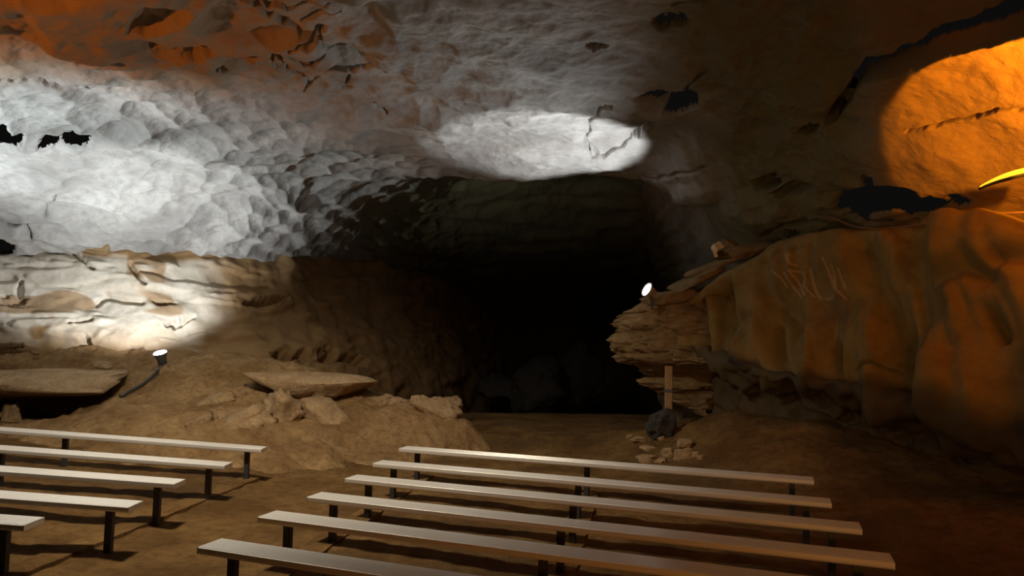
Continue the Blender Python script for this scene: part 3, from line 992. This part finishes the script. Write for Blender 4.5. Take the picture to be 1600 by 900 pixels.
# sloping slabs lying on top of the outcrop, up towards the curtain edge
rock(1085, 437, 13.0, (1.1, 0.9, 0.16), (6, -27, -4), 'thin olive slab sloping up from the tube lamp towards the cream floodlight', 80, 'flat_slab', mat=M_crop, cuts=6)
rock(1120, 412, 12.9, (1.2, 0.8, 0.14), (6, -24, 0), 'tilted tan slab carrying the cream floodlight', 81, 'flat_slab', mat=M_crop, cuts=6)
rock(1165, 392, 12.7, (1.1, 0.8, 0.25), (4, -20, 0), 'olive slab behind and right of the cream floodlight', 82, 'flat_slab', mat=M_crop, cuts=8)
rock(1142, 385, 13.0, (0.35, 0.3, 0.24), (0, 20, 0), 'small ochre block right of the cream floodlight', 83, 'rock', mat=M_crop)
rock(1045, 465, 12.9, (0.95, 0.6, 0.22), (4, -14, 4), 'brown capping slab of the outcrop right beside the tube lamp', 84, 'flat_slab', mat=M_crop, cuts=8)

# wooden post standing under the outcrop
pt_ = at(1038, 575, 12.7)
pr = empty('wooden_post', (pt_[0], 12.35, fz(pt_[0], 12.35)))
bm = bmesh.new()
H_ = pt_[2] - fz(pt_[0], 12.35) + 0.05
add_box(bm, (0, 0, H_ / 2), (0.115, 0.1, H_), 0.008)
mesh_obj('shaft', bm, M_wood, pr)
bm = bmesh.new()
add_box(bm, (0, 0, H_ * 0.62), (0.13, 0.115, 0.05), 0.006)
mesh_obj('clamp_band', bm, M_lamp, pr)
tag(pr, 'square brown post standing under the jagged outcrop', 'post')

# ---------------- benches
PW, PT = 0.25, 0.05


def bench(A2, B2, posts, seat_h, label, group):
    """A2,B2: ends of the edge nearest the camera; posts: distances from A2 along the bench"""
    a, b = Vector((A2[0], A2[1])), Vector((B2[0], B2[1]))
    d = b - a
    ln = d.length
    ang = math.atan2(d.y, d.x)
    z0, z1 = G(*A2) + seat_h, G(*B2) + seat_h
    tilt = -math.atan2(z1 - z0, ln)
    r = empty('bench', (a.x, a.y, G(*A2)), (0, 0, ang))
    bm = bmesh.new()
    # ribbed plank section extruded along local x
    prof = [(0, -PT + 0.012), (0.004, -PT), (0.022, -PT), (0.022, -0.012)]
    prof2 = [(PW - y, z) for y, z in prof[::-1]]
    top = []
    nrib = 9
    for k in range(nrib):
        y0 = PW - 0.006 - k * (PW - 0.012) / nrib
        wdt = (PW - 0.012) / nrib
        top += [(y0, 0.0), (y0 - wdt * 0.72, 0.0), (y0 - wdt * 0.78, -0.003), (y0 - wdt * 0.96, -0.003)]
    section = prof + prof2 + [(PW, -0.005)] + top + [(0, -0.005)]
    n = len(section)
    rings = []
    for x in (0.0, ln):
        rings.append([bm.verts.new((x, y, seat_h + z + (z1 - z0 - (G(*B2) - G(*A2))) * 0 + (G(*B2) - G(*A2)) * x / ln)) for y, z in section])
    for k in range(n):
        bm.faces.new((rings[0][k], rings[1][k], rings[1][(k + 1) % n], rings[0][(k + 1) % n]))
    bm.faces.new(rings[0])
    bm.faces.new(rings[1][::-1])
    bmesh.ops.recalc_face_normals(bm, faces=bm.faces)
    mesh_obj('seat_plank', bm, M_alu, r)
    for x in (0.0, ln):
        bm = bmesh.new()
        zz = seat_h + (G(*B2) - G(*A2)) * x / ln
        add_box(bm, (x + (-0.004 if x == 0 else 0.004), PW / 2, zz - PT / 2), (0.008, PW + 0.004, PT + 0.002), 0.003)
        mesh_obj('end_cap', bm, M_alu, r)
    for x in posts:
        zz = seat_h + (G(*B2) - G(*A2)) * x / ln - PT
        wx = a + d.normalized() * x + Vector((-d.normalized().y, d.normalized().x)) * PW / 2
        gz0 = G(wx.x, wx.y) - G(*A2)
        bm = bmesh.new()
        add_box(bm, (x, PW / 2, (gz0 - 0.15 + zz) / 2), (0.062, 0.062, zz - gz0 + 0.15), 0.004)
        p = mesh_obj('post', bm, M_post, r)
        bm = bmesh.new()
        add_box(bm, (x, PW / 2, zz + 0.002), (0.09, PW - 0.05, 0.008), 0.002)
        add_box(bm, (x, PW / 2 - 0.035, zz - 0.02), (0.05, 0.006, 0.04))
        add_box(bm, (x, PW / 2 + 0.035, zz - 0.02), (0.05, 0.006, 0.04))
        br = mesh_obj('bracket', bm, M_post, r)
    return tag(r, label, 'bench', group)


RBN = [((-1.51, 9.87), (3.431, 8.023), 0.008), ((-1.65, 8.73), (3.137, 6.94), 0.025), ((-1.77, 7.80), (2.976, 6.024), 0.032), ((-1.93, 6.91), (2.774, 5.147), 0.048),
       ((-2.13, 6.15), (2.60, 4.38), 0.05), ((-2.26, 5.28), (2.47, 3.51), 0.05)]
RL = ['aluminium bench rearmost in the right block, nearest the rubble and the mound', 'second aluminium bench from the back of the right block',
      'third aluminium bench from the back of the right block', 'fourth aluminium bench from the back of the right block',
      'fifth aluminium bench from the back, right end running out of view at the bottom edge', 'nearest aluminium bench of the right block, cut off by the bottom edge']
for (a, b, rise), lb in zip(RBN, RL):
    ln = math.hypot(b[0] - a[0], b[1] - a[1])
    bench(a, b, (0.22, ln / 2, ln - 0.22), 0.45, lb, 'benches of the right block')
LBN = [((-3.31, 9.54), (-6.796, 9.52)), ((-3.32, 8.35), (-5.933, 8.333)), ((-3.41, 7.32), (-5.186, 7.308)), ((-3.36, 6.36), (-4.494, 6.355)), ((-3.80, 5.65), (-4.8, 5.64))]
LLn = ['longest visible bench of the left block, rearmost and closest to the mound', 'second bench from the back of the left block, right end beside its single leg',
       'middle bench of the left block, third from the back', 'fourth bench from the back of the left block', 'nearest bench of the left block, only its short right tip in view']
for (e, q), lb in zip(LBN, LLn):
    ev, qv = Vector(e), Vector(q)
    dd = (qv - ev).normalized()
    far = ev + dd * 5.2
    bench((far.x, far.y), e, (0.22, 5.2 - 2.68, 5.2 - 0.22), 0.45, lb, 'benches of the left block')

# sleepers set in the ground along each line of posts
def sleeper(p, q, label):
    a, b = Vector(p), Vector(q)
    d = b - a
    o = empty('ground_sleeper', (a.x, a.y, G(*p)), (0, 0, math.atan2(d.y, d.x)))
    bm = bmesh.new()
    n = 40
    ln = d.length
    z1 = G(*q) - G(*p)
    prof = [(-0.14, -0.08), (0.14, -0.08), (0.135, 0.024), (-0.135, 0.026)]
    rg = []
    for k in range(n + 1):
        t = k / n
        j = 0.008 * math.sin(k * 2.3)
        rg.append([bm.verts.new((ln * t, y + j, z + z1 * t)) for y, z in prof])
    for A_, B_ in zip(rg, rg[1:]):
        for k in range(4): bm.faces.new((A_[k], A_[(k + 1) % 4], B_[(k + 1) % 4], B_[k]))
    bm.faces.new(rg[0][::-1]); bm.faces.new(rg[-1])
    bmesh.ops.recalc_face_normals(bm, faces=bm.faces)
    mesh_obj('beam', bm, M_dirt, o)
    return tag(o, label, 'beam', 'sleepers under the bench posts')


sleeper((-4.05, 5.3), (-3.50, 9.85), 'dirt covered sleeper under the right posts of the left benches')
sleeper((-2.1, 5.0), (-1.2, 10.2), 'dirt covered sleeper under the left posts of the right benches')
sleeper((0.15, 4.5), (1.05, 9.3), 'dirt covered sleeper under the middle posts of the right benches')

# ---------------- lamps
def frame_to(d):
    return Vector(d).to_track_quat('Z', 'Y').to_matrix()


# round uplight on the mound
pa = at(250, 551, 14.0)
basez = at(247, 574, 14.0)[2]
r = empty('uplight', (pa[0], 14.0, basez - 0.05))
mm = frame_to((-0.10, -0.42, 1.0)).to_4x4()
hub = Vector((0, 0, pa[2] - basez + 0.05))
T = Matrix.Translation(hub) @ mm
bm = bmesh.new()
add_lathe(bm, [(0.06, -0.25), (0.085, -0.24), (0.09, -0.12), (0.135, -0.02), (0.145, 0.0), (0.135, 0.004), (0.12, -0.02), (0.02, -0.05)], 28, T)
mesh_obj('lamp_body', bm, M_lamp, r, True)
bm = bmesh.new()
add_lathe(bm, [(0.122, -0.012), (0.122, 0.002), (0.06, 0.012)], 28, T)
ln_ = mesh_obj('lens', bm, M_glowA, r, True)
ln_['label'] = 'brightly lit white lens'
bm = bmesh.new()
add_tube(bm, [(0, 0, -0.12), (0, 0, 0.06)], 0.018)
add_box(bm, (0, 0, 0.0), (0.16, 0.12, 0.02), 0.004)
mesh_obj('mount', bm, M_lamp, r)
tag(r, 'round uplight with a glaring white lens on top of the dirt mound', 'lamp')
lp = Vector((pa[0], 14.0, basez - 0.05)) + T @ Vector((0, 0, 0.06))
spot('uplight_light', lp, (-8.8, 15.9, 4.4), 650, (0.97, 0.98, 1.0), 108, 0.35, 0.08)

# cable from the uplight down along the rock ledge
bm = bmesh.new()
cp = []
for k in range(15):
    t = k / 14
    px, py = 246 - 58 * t, 580 + 44 * t + 3 * math.sin(t * 5)
    D = 13.9 - 1.0 * t
    p = at(px, py, D)
    cp.append((p[0], p[1], max(p[2], mz(p[0], p[1]) + 0.03)))
add_tube(bm, cp, 0.032)
o = mesh_obj('cable', bm, M_cable, None, True)
tag(o, 'dark conduit running down from the uplight to the left rock ledge', 'cable')

# oval lamp on the outcrop
pc = at(1011.5, 453, 12.6)
r = empty('flood_lamp', (pc[0] + 0.06, 12.65, pc[2] - 0.24))
ax = (rt * math.cos(math.radians(62)) + up * math.sin(math.radians(62)))          # long axis of the face
n3 = np.cross(ax, fw)
if n3[0] > 0: n3 = -n3
nrm = n3 * 0.95 - fw * 0.33
nrm /= np.linalg.norm(nrm)
hub = Vector((-0.06, -0.05, 0.24))
R3 = Matrix((Vector(np.cross(ax, nrm)), Vector(ax), Vector(nrm))).transposed()
T = Matrix.Translation(hub) @ R3.to_4x4()
bm = bmesh.new()
add_lathe(bm, [(0.05, -0.17), (0.08, -0.15), (0.10, -0.05), (0.135, -0.01), (0.14, 0.02), (0.125, 0.025), (0.118, 0.0), (0.01, -0.03)], 28, T)
mesh_obj('lamp_body', bm, M_rim, r, True)
bm = bmesh.new()
add_lathe(bm, [(0.112, -0.005), (0.112, 0.012), (0.05, 0.02)], 28, T)
l2 = mesh_obj('lens', bm, M_glowB, r, True)
l2['label'] = 'glowing white oval lens'
bm = bmesh.new()
add_tube(bm, [(0.05, 0.02, -0.12), (0.03, 0.0, 0.0), (0.0, -0.02, 0.14)], 0.02)
add_box(bm, (0.04, 0, -0.02), (0.14, 0.12, 0.03), 0.004)
mesh_obj('mount', bm, M_lamp, r)
tag(r, 'glowing lamp on the left tip of the rock outcrop, facing the ceiling', 'lamp')
lp = Vector((pc[0] + 0.06, 12.65, pc[2] - 0.24)) + T @ Vector((0, 0, 0.07))
spot('flood_lamp_wide_light', lp, (-3.6, 8.8, 6.0), 360, (0.93, 0.97, 1.0), 100, 0.9, 0.08)
spot('flood_lamp_light', lp, at(880, 218, 13.3), 800, (0.97, 0.98, 1.0), 62, 0.4, 0.06)

# cream box floodlight further up the slabs
pf = at(1119, 391, 12.4)
r = empty('box_floodlight', (pf[0], 12.3, pf[2] - 0.13), (0, 0, 0))
bm = bmesh.new()
rt_ = Matrix.Rotation(math.radians(-28), 3, 'Y') @ Matrix.Rotation(math.radians(20), 3, 'Z') @ Matrix.Rotation(math.radians(-18), 3, 'X')
add_box(bm, (-0.01, 0, 0.17), (0.17, 0.13, 0.14), 0.014, rt_)
mesh_obj('housing', bm, M_cream, r)
bm = bmesh.new()
add_box(bm, (-0.055, -0.03, 0.06), (0.055, 0.03, 0.15), 0.006, Matrix.Rotation(math.radians(-22), 3, 'Y'))
mesh_obj('side_plate', bm, M_cream, r)
bm = bmesh.new()
add_box(bm, (0.045, 0.0, 0.055), (0.12, 0.11, 0.10), 0.01, Matrix.Rotation(math.radians(-15), 3, 'Y'))
add_box(bm, (0.13, 0.0, 0.05), (0.12, 0.05, 0.03), 0.006, Matrix.Rotation(math.radians(8), 3, 'Y'))
mesh_obj('bracket', bm, M_black, r)
tag(r, 'small cream box floodlight with black bracket on the tilted slabs', 'lamp')

# amber tube light on the right wall
bm = bmesh.new()
tp = []
rad = []
for k in range(25):
    t = k / 24
    px = 1531 + 105 * t
    py = 292 - 30 * math.sin(min(1.0, t * 0.95) * math.pi / 2) ** 0.85
    tp.append(tuple(at(px, py, 7.55 - 0.35 * t)))
    rad.append(0.006 + 0.020 * min(1, t * 2.5))
add_tube(bm, tp, rad, 12)
r = empty('tube_light', tp[12])
tb = mesh_obj('glowing_tube', bm, M_glowO, r, True)
tb.matrix_parent_inverse = Matrix.Translation(-Vector(tp[12]))
bm = bmesh.new()
add_tube(bm, [tuple(Vector(p) + Vector((0.03, 0.06, -0.015))) for p in tp], [q * 1.25 + 0.006 for q in rad], 10)
bk = mesh_obj('backing_tray', bm, M_black, r, True)
bk.matrix_parent_inverse = Matrix.Translation(-Vector(tp[12]))
tag(r, 'curved glowing amber tube light at the right edge of the cave wall', 'lamp')

# thin cable drooping along the right ledge
bm = bmesh.new()
cp = []
for px, py, D in [(1292, 338, 10.2), (1312, 345, 10.1), (1335, 354, 9.9), (1365, 358, 9.7), (1400, 355, 9.4), (1440, 352, 9.15), (1480, 346, 8.85), (1520, 338, 8.55), (1560, 333, 8.3), (1620, 331, 7.9)]:
    cp.append(tuple(at(px, py, D)))
add_tube(bm, cp, 0.013)
o = mesh_obj('hanging_cable', bm, plain_mat('brown_cable', (0.2, 0.11, 0.06), 0.6), None, True)
tag(o, 'thin brown cable drooping along the ledge above the amber curtain wall', 'cable')
